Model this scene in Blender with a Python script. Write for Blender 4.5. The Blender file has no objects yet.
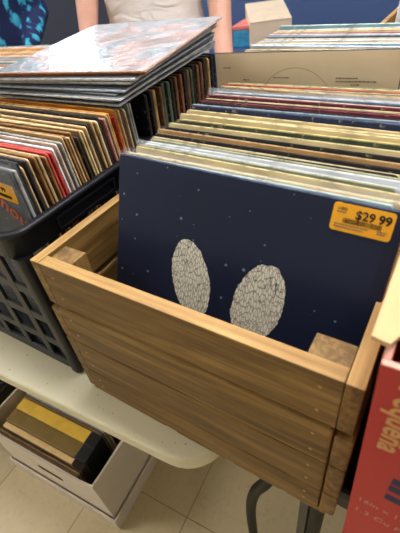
import bpy, bmesh, math, random
from mathutils import Vector, Matrix, Euler
S = bpy.context.scene
COL = S.collection
RAD = math.radians

# ------------------------------------------------------------------ materials
def lin(h):
    h = h.lstrip('#')
    c = [int(h[i:i+2], 16)/255 for i in (0, 2, 4)]
    return tuple(x/12.92 if x <= .04045 else ((x+.055)/1.055)**2.4 for x in c) + (1,)

class NT:
    def __init__(s, name):
        s.m = bpy.data.materials.new(name); s.m.use_nodes = True
        s.t = s.m.node_tree; s.b = s.t.nodes['Principled BSDF']
    def n(s, kind, **kw):
        nd = s.t.nodes.new(kind)
        for k, v in kw.items():
            if k.startswith('i_'): nd.inputs[k[2:].replace('_', ' ')].default_value = v
            else: setattr(nd, k, v)
        return nd
    def l(s, a, b): s.t.links.new(a, b)
    def coords(s, scale=(1,1,1), loc=(0,0,0), rot=(0,0,0), kind='Object'):
        tc = s.n('ShaderNodeTexCoord'); mp = s.n('ShaderNodeMapping')
        mp.inputs['Scale'].default_value = scale; mp.inputs['Location'].default_value = loc
        mp.inputs['Rotation'].default_value = rot
        s.l(tc.outputs[kind], mp.inputs['Vector']); return mp.outputs[0]
    def noise(s, vec, scale=5, detail=3, rough=.5, dist=0):
        nd = s.n('ShaderNodeTexNoise'); nd.inputs['Scale'].default_value = scale
        nd.inputs['Detail'].default_value = detail; nd.inputs['Roughness'].default_value = rough
        nd.inputs['Distortion'].default_value = dist
        s.l(vec, nd.inputs['Vector']); return nd.outputs['Fac']
    def ramp(s, fac, stops, interp='LINEAR'):
        r = s.n('ShaderNodeValToRGB'); e = r.color_ramp.elements
        r.color_ramp.interpolation = interp
        while len(e) < len(stops): e.new(.5)
        for el, (p, c) in zip(e, stops):
            el.position = p; el.color = lin(c) if isinstance(c, str) else c
        s.l(fac, r.inputs[0]); return r.outputs[0]
    def mix(s, fac, a, b, mode='MIX'):
        m = s.n('ShaderNodeMix'); m.data_type = 'RGBA'; m.blend_type = mode
        for v, k in ((fac, 0), (a, 6), (b, 7)):
            if hasattr(v, 'links') or hasattr(v, 'is_output'): s.l(v, m.inputs[k])
            else: m.inputs[k].default_value = v if k == 0 else (lin(v) if isinstance(v, str) else v)
        return m.outputs[2]
    def math(s, op, a, b=0.0, c=0.0):
        m = s.n('ShaderNodeMath', operation=op)
        for i, v in enumerate((a, b, c)):
            if hasattr(v, 'is_output'): s.l(v, m.inputs[i])
            else: m.inputs[i].default_value = v
        return m.outputs[0]
    def bump(s, h, strength=.2, dist=.002):
        b = s.n('ShaderNodeBump'); b.inputs['Strength'].default_value = strength
        b.inputs['Distance'].default_value = dist
        s.l(h, b.inputs['Height']); s.l(b.outputs[0], s.b.inputs['Normal'])
    def col(s, c):
        if hasattr(c, 'is_output'): s.l(c, s.b.inputs['Base Color'])
        else: s.b.inputs['Base Color'].default_value = lin(c)
    def set(s, rough=.5, metal=0, spec=.5, coat=0):
        s.b.inputs['Roughness'].default_value = rough; s.b.inputs['Metallic'].default_value = metal
        s.b.inputs['Specular IOR Level'].default_value = spec; s.b.inputs['Coat Weight'].default_value = coat

def plain(name, c, rough=.5, var=.12, scale=8, metal=0, spec=.4, coat=0):
    t = NT(name); v = t.noise(t.coords((1,1,1)), scale, 4, .6)
    base = Vector(lin(c)[:3])
    t.col(t.ramp(v, [(.3, tuple(base*(1-var))+(1,)), (.7, tuple(base*(1+var))+(1,))]))
    t.set(rough, metal, spec, coat); return t.m

def wood(name, axis, dark, mid, light, rough=.55):
    t = NT(name); sc = [55, 55, 55]; sc[axis] = 3.2
    sc2 = [16, 16, 16]; sc2[axis] = 1.6
    a = t.noise(t.coords(sc), 1.6, 6, .65, .4)
    b = t.noise(t.coords(sc2), 1.0, 3, .5, 1.2)
    sc3 = [240, 240, 240]; sc3[axis] = 9
    c = t.noise(t.coords(sc3), 1.0, 2, .6)
    f = t.math('ADD', t.math('MULTIPLY', a, .62), t.math('MULTIPLY', b, .38))
    base = t.ramp(f, [(.34, dark), (.5, mid), (.66, light)])
    t.col(t.mix(.30, base, t.ramp(c, [(.35, '352613'), (.65, 'c4a46c')]), 'SOFT_LIGHT'))
    t.bump(t.math('ADD', a, c), .12, .001); t.set(rough, 0, .3); return t.m

M = {}
WD = ('4e3d1f', '775c30', 'a0834c')
for ax, nm in enumerate('xyz'):
    M['wood_'+nm] = wood('stained_wood_grain_'+nm, ax, *WD)
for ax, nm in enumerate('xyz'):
    M['cut_'+nm] = wood('lit_top_cut_end_wood_'+nm, ax, '8a6a3a', 'ad8b54', 'c9a76c')  # paler wood for cut ends; on rim tops it stands for overhead light
M['pale_wood'] = wood('pale_wood', 0, 'a37c48', 'c49a62', 'd8b27a')
M['pale_wood_y'] = wood('pale_wood_along', 1, 'a37c48', 'c49a62', 'd8b27a')
M['nail'] = plain('nail_filler', 'b08a5c', .5)
M['black_plastic'] = plain('black_plastic', '0d0f14', .45, .15, 30)
M['white_plastic'] = None
def table_mat():
    t = NT('blow_moulded_plastic'); v = t.coords()
    n = t.noise(v, 420, 2, .5); big = t.noise(v, 3, 3)
    sp = t.noise(v, 160, 1, .5)
    c = t.ramp(big, [(.3, 'd2c9a4'), (.7, 'd9d1ae')])
    c = t.mix(t.ramp(sp, [(.73, (0,0,0,1)), (.77, (1,1,1,1))]), c, '8f8468')
    t.col(c); t.bump(n, .15, .001); t.set(.5, 0, .4); return t.m
M['white_plastic'] = table_mat()
M['black_metal'] = plain('black_metal', '0a0b0c', .5, .1, 20, .2)
M['steel'] = plain('grey_metal', '5c5a55', .35, .1, 20, .8)
M['kraft'] = plain('kraft_cardboard', 'c9a674', .8, .08, 12)
M['kraft_edge'] = plain('torn_cardboard', 'b98f5a', .9, .2, 90)
M['dark_card'] = plain('dark_card', '2a2018', .9, .2, 30)
M['white_card'] = plain('white_cardboard', 'cfc2ac', .7, .06, 9)
M['white_card_edge'] = plain('cardboard_rim', 'b5a58a', .8, .1, 40)
M['tan_ink'] = plain('tan_print', 'c99a5e', .7, .08, 60)
M['white_ink'] = plain('worn_white_print', 'c08c82', .7, .3, 300)
M['blue_ink'] = plain('navy_print', '1d2748', .6, .1, 60)
M['black_ink'] = plain('black_print', '17130c', .6, .1, 60)
M['orange_ink'] = plain('orange_print', 'd5694a', .55, .1, 60)
M['grey_ink'] = plain('grey_print', '6f6656', .6, .1, 60)
def red_box():
    t = NT('red_printed_cardboard'); v = t.coords()
    n = t.noise(v, 5, 3); w = t.noise(v, 60, 4, .7)
    c = t.ramp(n, [(.3, 'ac2f2b'), (.7, 'bb3a33')])
    c = t.mix(t.ramp(w, [(.70, (0,0,0,1)), (.76, (.8,.8,.8,1))]), c, 'cc7a68')
    sx = t.n('ShaderNodeTexCoord'); sp = t.n('ShaderNodeSeparateXYZ'); t.l(sx.outputs['Object'], sp.inputs[0])
    # worn pale rim where the board has been folded
    wr = t.noise(v, 22, 3)
    edge = t.math('GREATER_THAN', t.math('ADD', sp.outputs[2], t.math('MULTIPLY', wr, .007)), .3590)
    c = t.mix(edge, c, 'd9a08a')
    t.col(c); t.set(.6, 0, .35); return t.m
M['red_card'] = red_box()

def clear_plastic(name, haze=.25):
    t = NT(name); tr = t.n('ShaderNodeBsdfTransparent'); mx = t.n('ShaderNodeMixShader')
    t.set(.12, 0, .6); t.col('dfe6ea')
    w = t.noise(t.coords((1,1,1)), 45, 3, .6, 1.5); t.bump(w, .55, .004)
    mx.inputs[0].default_value = haze
    out = t.t.nodes['Material Output']
    t.l(tr.outputs[0], mx.inputs[1]); t.l(t.b.outputs[0], mx.inputs[2]); t.l(mx.outputs[0], out.inputs[0])
    return t.m
M['clear'] = clear_plastic('clear_polythene', .15)
M['cloudy'] = clear_plastic('cloudy_polythene', .30)

_cov, _edg = {}, {}
def cover(c, c2=None):
    key = (c, c2)
    if key not in _cov:
        t = NT('sleeve_print_' + str(len(_cov))); v = t.coords((1,1,1))
        n = t.noise(v, 14, 3, .55); g = t.noise(v, 110, 3, .6)
        b = Vector(lin(c)[:3]); d = Vector(lin(c2)[:3]) if c2 else b*.72
        k = t.ramp(n, [(.42, tuple(b)+(1,)), (.58, tuple(d)+(1,))])
        t.col(t.mix(t.ramp(g, [(.60, (0,0,0,1)), (.72, (.5,.5,.5,1))]), k, 'cdb88c'))
        t.set(.5, 0, .35); _cov[key] = t.m
    return _cov[key]
def edge(c):
    if c not in _edg:
        t = NT('sleeve_edge_' + str(len(_edg)))
        n = t.noise(t.coords((55, 160, 26)), 1.5, 4, .7)
        b = Vector(lin(c)[:3])
        t.col(t.ramp(n, [(.34, tuple(b*.42)+(1,)), (.50, tuple(b)+(1,)), (.70, tuple(b*1.18+Vector((.02,.02,.02)))+(1,))]))
        t.set(.75, 0, .3); _edg[c] = t.m
    return _edg[c]

# ------------------------------------------------------------------ mesh helpers
def obj(name, bm, mats, parent=None, smooth=False, loc=None, rot=None):
    me = bpy.data.meshes.new(name)
    if not isinstance(bm, bpy.types.Mesh):
        bmesh.ops.recalc_face_normals(bm, faces=bm.faces[:]) if not smooth == 'keep' else None
        bm.to_mesh(me); bm.free()
    else: me = bm
    for m in (mats if isinstance(mats, (list, tuple)) else [mats]): me.materials.append(m)
    if smooth:
        for p in me.polygons: p.use_smooth = True
    o = bpy.data.objects.new(name, me); COL.objects.link(o)
    if parent: o.parent = parent
    if loc is not None: o.location = loc
    if rot is not None: o.rotation_euler = rot
    return o
def tag(o, label, cat, group=None, kind=None):
    o['label'] = label; o['category'] = cat
    if group: o['group'] = group
    if kind: o['kind'] = kind
    return o
def thing(name, label, cat, loc=(0,0,0), rotz=0, group=None):
    o = bpy.data.objects.new(name, None); o.empty_display_size = .05; COL.objects.link(o)
    o.location = loc; o.rotation_euler = (0, 0, rotz)
    return tag(o, label, cat, group)
def struct(o): o['kind'] = 'structure'; return o

def box(bm, x0, x1, y0, y1, z0, z1, bev=0, mi=0, M4=None, seg=2):
    b2 = bmesh.new()
    vs = [b2.verts.new((x, y, z)) for x in (x0, x1) for y in (y0, y1) for z in (z0, z1)]
    for f in ((0,1,3,2), (4,6,7,5), (0,4,5,1), (2,3,7,6), (0,2,6,4), (1,5,7,3)): b2.faces.new([vs[i] for i in f])
    bmesh.ops.recalc_face_normals(b2, faces=b2.faces[:])
    if bev: bmesh.ops.bevel(b2, geom=b2.edges[:], offset=bev, segments=seg, affect='EDGES', profile=.6)
    if M4: bmesh.ops.transform(b2, matrix=M4, verts=b2.verts[:])
    merge(bm, b2, mi)
def merge(bm, b2, mi=None):
    vm = {v: bm.verts.new(v.co) for v in b2.verts}
    for f in b2.faces:
        nf = bm.faces.new([vm[v] for v in f.verts]); nf.material_index = f.material_index if mi is None else mi
        nf.smooth = f.smooth
    b2.free()
def rrect(x0, x1, y0, y1, r, n=5):
    if not isinstance(r, (list, tuple)): r = [r]*4
    pts = []
    for (cx, cy, a0, rr) in ((x1-r[0], y0+r[0], -90, r[0]), (x1-r[1], y1-r[1], 0, r[1]), (x0+r[2], y1-r[2], 90, r[2]), (x0+r[3], y0+r[3], 180, r[3])):
        for i in range(n+1):
            a = RAD(a0+90*i/n); pts.append((cx+rr*math.cos(a), cy+rr*math.sin(a)))
    return pts
def loft(bm, rings, cap=True, mi=0):
    vs = [[bm.verts.new(p) for p in r] for r in rings]
    n = len(rings[0])
    for a, b in zip(vs, vs[1:]):
        for i in range(n):
            f = bm.faces.new((a[i], a[(i+1) % n], b[(i+1) % n], b[i])); f.material_index = mi
    if cap:
        bm.faces.new(vs[0][::-1]).material_index = mi; bm.faces.new(vs[-1]).material_index = mi
def tube(bm, pts, r, n=12, mi=0, close_=False):
    pts = [Vector(p) for p in pts]; rings = []
    rr = r if isinstance(r, (list, tuple)) else [r]*len(pts)
    up = Vector((.31, .2, .93))
    for i, p in enumerate(pts):
        d = (pts[min(i+1, len(pts)-1)] - pts[max(i-1, 0)]).normalized()
        if abs(d.dot(up)) > .97: up = Vector((1, 0, 0))
        a = d.cross(up).normalized(); b = d.cross(a)
        rings.append([p + a*rr[i]*math.cos(2*math.pi*k/n) + b*rr[i]*math.sin(2*math.pi*k/n) for k in range(n)])
    loft(bm, rings, True, mi)
def bez(pts, n=8):
    P = [Vector(p) for p in pts]; out = []
    P2 = [P[0]*2-P[1]] + P + [P[-1]*2-P[-2]]
    for i in range(1, len(P2)-2):
        p0, p1, p2, p3 = P2[i-1:i+3]
        for k in range(n):
            t = k/n
            out.append(.5*((2*p1)+(p2-p0)*t+(2*p0-5*p1+4*p2-p3)*t*t+(3*p1-p0-3*p2+p3)*t**3))
    return out + [P[-1]]
def text_mesh(s, size, depth=.00015, shear=0, bold=0):
    cu = bpy.data.curves.new('lettering', 'FONT'); cu.body = s; cu.size = size; cu.extrude = depth
    cu.align_x = 'LEFT'; cu.shear = shear; cu.offset = bold; cu.resolution_u = 3
    o = bpy.data.objects.new('lettering', cu); COL.objects.link(o)
    dg = bpy.context.evaluated_depsgraph_get()
    me = bpy.data.meshes.new_from_object(o.evaluated_get(dg))
    bpy.data.objects.remove(o); bpy.data.curves.remove(cu); return me
ORD = ('first second third fourth fifth sixth seventh eighth ninth tenth eleventh twelfth thirteenth fourteenth fifteenth sixteenth '
       'seventeenth eighteenth nineteenth').split()
TENS = {20: 'twenty', 30: 'thirty', 40: 'forty', 50: 'fifty'}
def ordw(n):
    if n < 20: return ORD[n-1]
    t, u = n//10*10, n % 10
    return (TENS[t][:-1]+'ieth') if u == 0 else TENS[t]+'-'+ORD[u-1]

# ------------------------------------------------------------------ record sleeves
def sleeve_bm(w, h, t, r=.003, bow=0.0):
    """outline in x,z (origin bottom centre), thickness along y, slightly plump in the middle"""
    bm = bmesh.new()
    def ring(ins, y, yb=0):
        return [(x, y+bow*(1-((x)/(w/2))**2), z) for x, z in rrect(-w/2+ins, w/2-ins, ins, h-ins, r, 3)]
    rings = [ring(.012, -t/2), ring(.0012, -t/2*.86), ring(0, -t/2*.55), ring(0, t/2*.55), ring(.0012, t/2*.86), ring(.012, t/2)]
    vs = [[bm.verts.new(p) for p in q] for q in rings]; n = len(rings[0])
    for k, (a, b) in enumerate(zip(vs, vs[1:])):
        for i in range(n):
            f = bm.faces.new((a[i], a[(i+1) % n], b[(i+1) % n], b[i]))
            f.material_index = 1 if k in (1, 2, 3) else 0
    bm.faces.new(vs[0][::-1]); bm.faces.new(vs[-1])
    return bm
def plastic_bm(w, h, t, rnd, flare=.0025):
    bm = bmesh.new(); nx, nz = 26, 5
    for s in (-1, 1):
        ph = rnd.uniform(0, 6); amp = flare*(1 if s < 0 else .35)
        g = []
        for j in range(nz+1):
            v = j/nz; row = []
            for i in range(nx+1):
                u = i/nx; x = (u-.5)*w
                k = max(0, (v-.72)/.28)
                y = s*(t/2+.0003) + (-1 if s < 0 else 1)*k*amp*abs(math.sin(u*5+ph))
                if s > 0: y = t/2+.0003
                row.append(bm.verts.new((x, y, v*h + (.002*math.sin(u*9+ph) if j == nz else 0))))
            g.append(row)
        for j in range(nz):
            for i in range(nx): bm.faces.new((g[j][i], g[j][i+1], g[j+1][i+1], g[j+1][i]))
    return bm
def sleeve(label, c, e, w=.312, h=.314, t=.004, c2=None, group=None, plastic=None, rnd=random, bow=0, name='record_sleeve'):
    o = obj(name, sleeve_bm(w, h, t, rnd.choice((.002, .004, .006)), bow), [cover(c, c2), edge(e)])
    tag(o, label, 'record', group)
    if plastic:
        ex_ = .010 if plastic == 'cloudy' else 0; p = obj('plastic_cover', plastic_bm(w+.006+ex_, h+.007-ex_*.3, t, rnd), M[plastic], o, True)
        p['label'] = 'clear plastic outer cover'
    return o
def stand(o, x, ytop, zbase, lean, h, yaw=0, roll=0):
    """stand a sleeve so its top edge is at y = ytop"""
    o.location = (x, ytop - h*math.sin(RAD(lean)), zbase)
    o.rotation_euler = Euler((-RAD(lean), RAD(roll), RAD(yaw)), 'XYZ')
def sticker(par, x, z, w, h, y, tilt=0):
    s = obj('price_sticker', (lambda b: (loft(b, [[(px, yy, pz) for px, pz in rrect(0, w, 0, h, h*.12, 3)] for yy in (0, -.0004)]), b)[1])(bmesh.new()),
            M['sticker'], par, loc=(x, y, z), rot=(0, RAD(tilt), 0))
    s['label'] = 'yellow price sticker'
    return s
def glyphs(par, s, size, x, z, y, mat, name='lettering', rotx=90, roty=0, bold=0, shear=0):
    return obj(name, text_mesh(s, size, .0001, shear, bold), mat, par, loc=(x, y, z), rot=(RAD(rotx), RAD(roty), 0))
M['sticker'] = plain('yellow_sticker_paper', 'eda81c', .45, .05, 40)

# ------------------------------------------------------------------ the room
FZ = -.74
def plane_box(name, x0, x1, y0, y1, z0, z1, mat):
    b = bmesh.new(); box(b, x0, x1, y0, y1, z0, z1); return struct(obj(name, b, mat))
def tile_floor():
    t = NT('cream_vinyl_tile'); a = RAD(3.8)
    v = t.coords(rot=(0, 0, -a), loc=(.163, -.066, 0))
    br = t.n('ShaderNodeTexBrick'); br.offset = 0; br.squash = 1
    br.inputs['Scale'].default_value = 1; br.inputs['Brick Width'].default_value = .305
    br.inputs['Row Height'].default_value = .305; br.inputs['Mortar Size'].default_value = .0016
    br.inputs['Mortar Smooth'].default_value = .2
    br.inputs['Color1'].default_value = lin('c6b48c'); br.inputs['Color2'].default_value = lin('bfac84')
    br.inputs['Mortar'].default_value = lin('7c6a48'); t.l(v, br.inputs['Vector'])
    n = t.noise(v, 14, 5, .65); n2 = t.noise(v, 60, 4, .7)
    c = t.mix(t.ramp(n2, [(.5, (0,0,0,1)), (.75, (.35,.35,.35,1))]), br.outputs['Color'], '9b8660')
    c = t.mix(t.ramp(n, [(.35, (0,0,0,1)), (.7, (.3,.3,.3,1))]), c, 'd3c4a0')
    t.col(c); t.set(.35, 0, .4); return t.m
plane_box('floor', -6, 3.5, -3, 3.3, FZ-.05, FZ, tile_floor())
M['navy_wall'] = plain('navy_painted_wall', '3b4f76', .7, .05, 1.5)
M['grey_wall'] = plain('light_grey_wall', 'b9b6ae', .8, .04, 1.5)
M['ceiling'] = plain('ceiling_tiles', 'd8d6cf', .9, .05, 6)
# back wall with the window opening left of the people
WX0, WX1, WZ0, WZ1 = -5.0, -2.4, .55, 1.75
b = bmesh.new()
box(b, -6, WX0, 3.3, 3.42, FZ, 2.1); box(b, WX1, 3.5, 3.3, 3.42, FZ, 2.1)
box(b, WX0, WX1, 3.3, 3.42, FZ, WZ0); box(b, WX0, WX1, 3.3, 3.42, WZ1, 2.1)
struct(obj('wall_back', b, M['navy_wall']))
plane_box('wall_left', -6.12, -6, -3, 3.42, FZ, 2.1, M['grey_wall'])
plane_box('wall_right', 3.5, 3.62, -3, 3.42, FZ, 2.1, M['grey_wall'])
plane_box('ceiling', -6, 3.5, -3, 3.3, 2.1, 2.2, M['ceiling'])
def emit(name, c, s):
    t = NT(name); t.b.inputs['Emission Color'].default_value = lin(c); t.b.inputs['Emission Strength'].default_value = s
    t.b.inputs['Base Color'].default_value = lin('dddddd'); return t.m
w = struct(obj('window_1', (lambda b: (box(b, WX0, WX1, 3.36, 3.37, WZ0, WZ1), b)[1])(bmesh.new()), emit('daylit_glass', 'eaf2ff', 5)))
b = bmesh.new()
for x in (WX0, WX0+.85, WX0+1.7, WX1-.05): box(b, x, x+.05, 3.33, 3.36, WZ0, WZ1)
for z in (WZ0, WZ1-.05): box(b, WX0, WX1, 3.331, 3.359, z, z+.05)
obj('window_frame', b, plain('white_window_frame', 'd8d8d4', .5), w)
M['diffuser'] = emit('light_diffuser', 'f6f7ff', 14)
k = 0
PLACES = [('added above the crates to brighten their rims', (.25, .45)), ('over the person in the white shirt', (-1.4, 1.9)), ('beside the right wall', (2.2, 1.2)),  # panel over the crates is unseen, added to brighten rims and record tops
          ('beside the left wall', (-4.2, .3)), ('over the floor in front of the white table', (-2.6, -1.3))]
for where, (lx, ly) in PLACES:
    t = thing('ceiling_light', 'flat rectangular ceiling light panel ' + where, 'ceiling light', (lx, ly, 2.1), 0, 'ceiling light panels')
    b = bmesh.new()
    for (x0, x1, y0, y1) in ((-.62, .62, -.32, -.29), (-.62, .62, .29, .32), (-.62, -.59, -.29, .29), (.59, .62, -.29, .29)): box(b, x0, x1, y0, y1, -.03, 0)
    obj('light_frame', b, plain('light_frame_white', 'e0e0dc'), t)
    b = bmesh.new(); box(b, -.59, .59, -.29, .29, -.02, -.005); obj('diffuser', b, M['diffuser'], t)

# ------------------------------------------------------------------ white folding table
TY = RAD(4.2)
def table_top(L, D, r, th=.055):
    bm = bmesh.new()
    def ring(ins, z): return [(x, y, z) for x, y in rrect(-L+ins, -ins, ins, D-ins, r-ins*.7, 8)]
    loft(bm, [ring(.03, -th+.012), ring(.012, -th), ring(.0080, -th+.003), ring(.007, -th+.006), ring(0, -.0055), ring(.0006, -.0030), ring(.0022, -.0008), ring(.0045, 0), ring(.012, 0)])
    return bm
t = thing('folding_table', 'long white plastic folding table carrying the crates', 'table', (.046, -.031, 0), TY)
tt_ = obj('tabletop', table_top(1.95, .90, .075), M['white_plastic'], t, True); tt_.data.polygons[len(tt_.data.polygons)-1].use_smooth = False; tt_.data.polygons[len(tt_.data.polygons)-2].use_smooth = False
def table_leg(x, D, y0=.12):
    b = bmesh.new()
    for y in (y0, D-.12):
        tube(b, bez([(x, y, -.046), (x, y, -.30), (x-.0, y, -.735)], 4), .0125, 10)
    tube(b, [(x, y0, -.30), (x, D-.12, -.30)], .010, 8)
    tube(b, [(x, y0-.06, -.728), (x, D-.06, -.728)], .012, 8)
    return b
for x in (-1.75, -.42): obj('leg_frame', table_leg(x, .9, .42), M['black_metal'], t, True)

# second table standing against it, under the right side of the crate
t2 = thing('folding_table', 'black folding table with curved legs under the red moving box', 'table', (.085, .035, 0), 0)
def top2():
    bm = bmesh.new(); L, D, r, th = 1.2, .76, .05, .045
    def ring(ins, z): return [(x, y, z) for x, y in rrect(ins, L-ins, ins, D-ins, r-ins*.7, 8)]
    loft(bm, [ring(.03, -th+.012), ring(.004, -th), ring(0, -th+.004), ring(0, -.012), ring(.003, -.0035), ring(.008, -.0006), ring(.014, 0)])
    return bm
obj('tabletop', top2(), M['black_plastic'], t2)
def leg_tube(pts, r): 
    b = bmesh.new(); tube(b, bez(pts, 8), r, 14); return b
# coordinates relative to the table corner
obj('leg', leg_tube([(.025, .03, -.046), (.015, .035, -.12), (-.002, .035, -.20), (-.030, .04, -.30), (-.048, .05, -.46), (-.050, .06, -.735)], .0115), M['black_metal'], t2, True)
obj('leg', leg_tube([(.092, .03, -.046), (.092, .03, -.30), (.092, .04, -.735)], .0125), M['black_metal'], t2, True)
b = bmesh.new(); box(b, .064, .079, .022, .040, -.70, -.046, .002); lb = obj('leg_brace', b, M['steel'], t2)
lb['label'] = 'grey metal brace strip'
b = bmesh.new(); box(b, .08, .30, .03, .06, -.085, -.046, .004); obj('skirt_rail', b, M['black_metal'], t2)
for x in (1.1,): obj('leg_frame', table_leg(x, .76), M['black_metal'], t2, True)

# ------------------------------------------------------------------ wooden crates
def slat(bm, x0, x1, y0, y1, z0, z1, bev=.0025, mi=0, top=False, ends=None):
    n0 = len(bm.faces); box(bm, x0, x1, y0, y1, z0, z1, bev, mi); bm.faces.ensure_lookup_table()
    for f in bm.faces[n0:]:     # cut ends took less stain; paler rim tops have overhead light painted in
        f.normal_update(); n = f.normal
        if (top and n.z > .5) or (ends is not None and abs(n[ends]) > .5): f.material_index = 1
def wooden_crate(label, loc, rotz, W=.40, D=.46, H=.281, mats=('wood_x', 'wood_y', 'wood_z'), pad=True, nails=False):
    t = thing('wooden_crate', label, 'crate', loc, rotz)
    h = W/2; zs = [(.0125, .066), (.068, .1365), (.1385, .2065), (.2085, H)]
    mx, my, mz = (M[m] for m in mats)
    for nm, ya in (('front_panel', 0), ('back_panel', D-.016)):
        b = bmesh.new()
        for i, (z0, z1) in enumerate(zs):
            out = .0 if i == 3 else .003
            ex = .0155 if i == 3 else .0165
            y0, y1 = (ya-out, ya+.016) if ya == 0 else (ya, ya+.016+out)
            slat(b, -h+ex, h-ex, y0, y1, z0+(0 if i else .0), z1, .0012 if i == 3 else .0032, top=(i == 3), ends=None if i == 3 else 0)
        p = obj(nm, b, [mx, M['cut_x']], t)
        if nm == 'front_panel':
            if nails:
                for z0, z1 in zs:
                    for x in (-h+.034, h-.034):
                        for zz in (z0+.018, z1-.018):
                            nb = bmesh.new(); tube(nb, [(x, -.0005 if z0 > .2 else -.0034, zz), (x, .004, zz)], .0018, 8)
                            n_ = obj('nail_head', nb, M['nail'], p); n_['label'] = 'pale filled nail head'
    for s in (-1, 1):
        b = bmesh.new()
        for i, (z0, z1) in enumerate(zs):
            out = 0 if i == 3 else .003
            x0, x1 = sorted((s*(h-.015), s*(h+out)))
            g = 0 if i in (0, 3) else 0
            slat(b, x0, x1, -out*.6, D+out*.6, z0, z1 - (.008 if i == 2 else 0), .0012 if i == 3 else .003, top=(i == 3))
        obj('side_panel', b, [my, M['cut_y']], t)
        for y0 in (.0165, D-.0165-.028):
            b = bmesh.new(); x0, x1 = sorted((s*(h-.0155), s*(h-.0155-.037)))
            slat(b, x0, x1, y0, y0+.028, .0135, H-.005, .0012)
            obj('corner_post', b, mz, t)
    b = bmesh.new()
    for x0, x1 in ((-h+.002, -.05), (-.030, .054), (.066, .135), (.143, h-.006)):
        slat(b, x0, x1, .001, D-.001, 0, .0125, .001)
    obj('bottom_panel', b, my, t)
    if pad:
        b = bmesh.new(); box(b, -h+.06, h-.06, .02, D-.02, .013, .052); obj('raised_floor', b, M['dark_card'], t)
    return t
wooden_crate('brown slatted wooden crate holding the navy album at the front of the table', (0, 0, .0005), 0, nails=True)
wooden_crate('slatted wooden crate behind the front crate, its front album plain tan', (-.05, .468, .0005), 0)

# ------------------------------------------------------------------ records in the front wooden crate
rnd = random.Random(7)
def navy_cover():
    t = NT('navy_album_print'); v = t.coords()
    sp = t.n('ShaderNodeSeparateXYZ'); t.l(v, sp.inputs[0])
    X, Z = sp.outputs[0], sp.outputs[2]
    n = t.noise(v, 5, 2)
    c = t.ramp(n, [(.3, '131b2e'), (.7, '182137')])
    vo = t.n('ShaderNodeTexVoronoi', feature='F1'); vo.voronoi_dimensions = '2D'; vo.inputs['Scale'].default_value = 46
    cx_ = t.n('ShaderNodeCombineXYZ'); t.l(X, cx_.inputs[0]); t.l(Z, cx_.inputs[1]); t.l(cx_.outputs[0], vo.inputs['Vector'])
    rn = t.n('ShaderNodeSeparateColor'); t.l(vo.outputs['Color'], rn.inputs[0])
    lim = t.math('MULTIPLY', t.math('SUBTRACT', rn.outputs[0], .68), .27)
    c = t.mix(t.math('MULTIPLY', t.math('LESS_THAN', vo.outputs['Distance'], lim), .75), c, '7884a0')
    # two plain mottled ovals
    ve = t.n('ShaderNodeTexVoronoi', feature='DISTANCE_TO_EDGE'); ve.inputs['Scale'].default_value = 1
    dv = t.n('ShaderNodeVectorMath', operation='ADD'); 
    nz = t.n('ShaderNodeTexNoise'); nz.inputs['Scale'].default_value = 60; t.l(v, nz.inputs['Vector'])
    scl = t.n('ShaderNodeVectorMath', operation='SCALE'); scl.inputs['Scale'].default_value = .9; t.l(nz.outputs['Color'], scl.inputs[0])
    t.l(t.coords((340, 340, 120)), dv.inputs[0]); t.l(scl.outputs[0], dv.inputs[1]); t.l(dv.outputs[0], ve.inputs['Vector'])
    n3 = t.noise(v, 35, 3)
    ink = t.ramp(t.math('MULTIPLY', ve.outputs['Distance'], t.math('ADD', n3, .5)), [(.02, '50545a'), (.06, 'c2bda6'), (.25, 'dcd6c0')])
    wob = t.math('MULTIPLY', t.math('SUBTRACT', t.noise(v, 90, 2), .5), .35)
    for cx, cz, a, rx, rz in ((-.0445, .186, -14, .0265, .050), (.0435, .184, 12, .029, .052)):
        dx = t.math('SUBTRACT', X, cx); dz = t.math('SUBTRACT', Z, cz); ca, sa = math.cos(RAD(a)), math.sin(RAD(a))
        u = t.math('ADD', t.math('MULTIPLY', dx, ca), t.math('MULTIPLY', dz, -sa))
        w_ = t.math('ADD', t.math('MULTIPLY', dx, sa), t.math('MULTIPLY', dz, ca))
        d = t.math('ADD', t.math('POWER', t.math('ABSOLUTE', t.math('DIVIDE', u, rx)), 2.0), t.math('POWER', t.math('ABSOLUTE', t.math('DIVIDE', w_, rz)), 2.0))
        m = t.math('LESS_THAN', t.math('ADD', d, wob), 1.0)
        c = t.mix(m, c, ink)
    t.col(c); t.set(.36, 0, .3)
    return t.m
HC = .318
na = obj('album_cover', sleeve_bm(.325, HC, .006, .002), [navy_cover(), edge('3a4256')])
tag(na, 'navy blue album with two pale mottled ovals and a yellow price sticker', 'record', 'records in the front wooden crate')
na.rotation_euler = Euler((-RAD(21), RAD(1.8), 0), 'XYZ')
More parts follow.
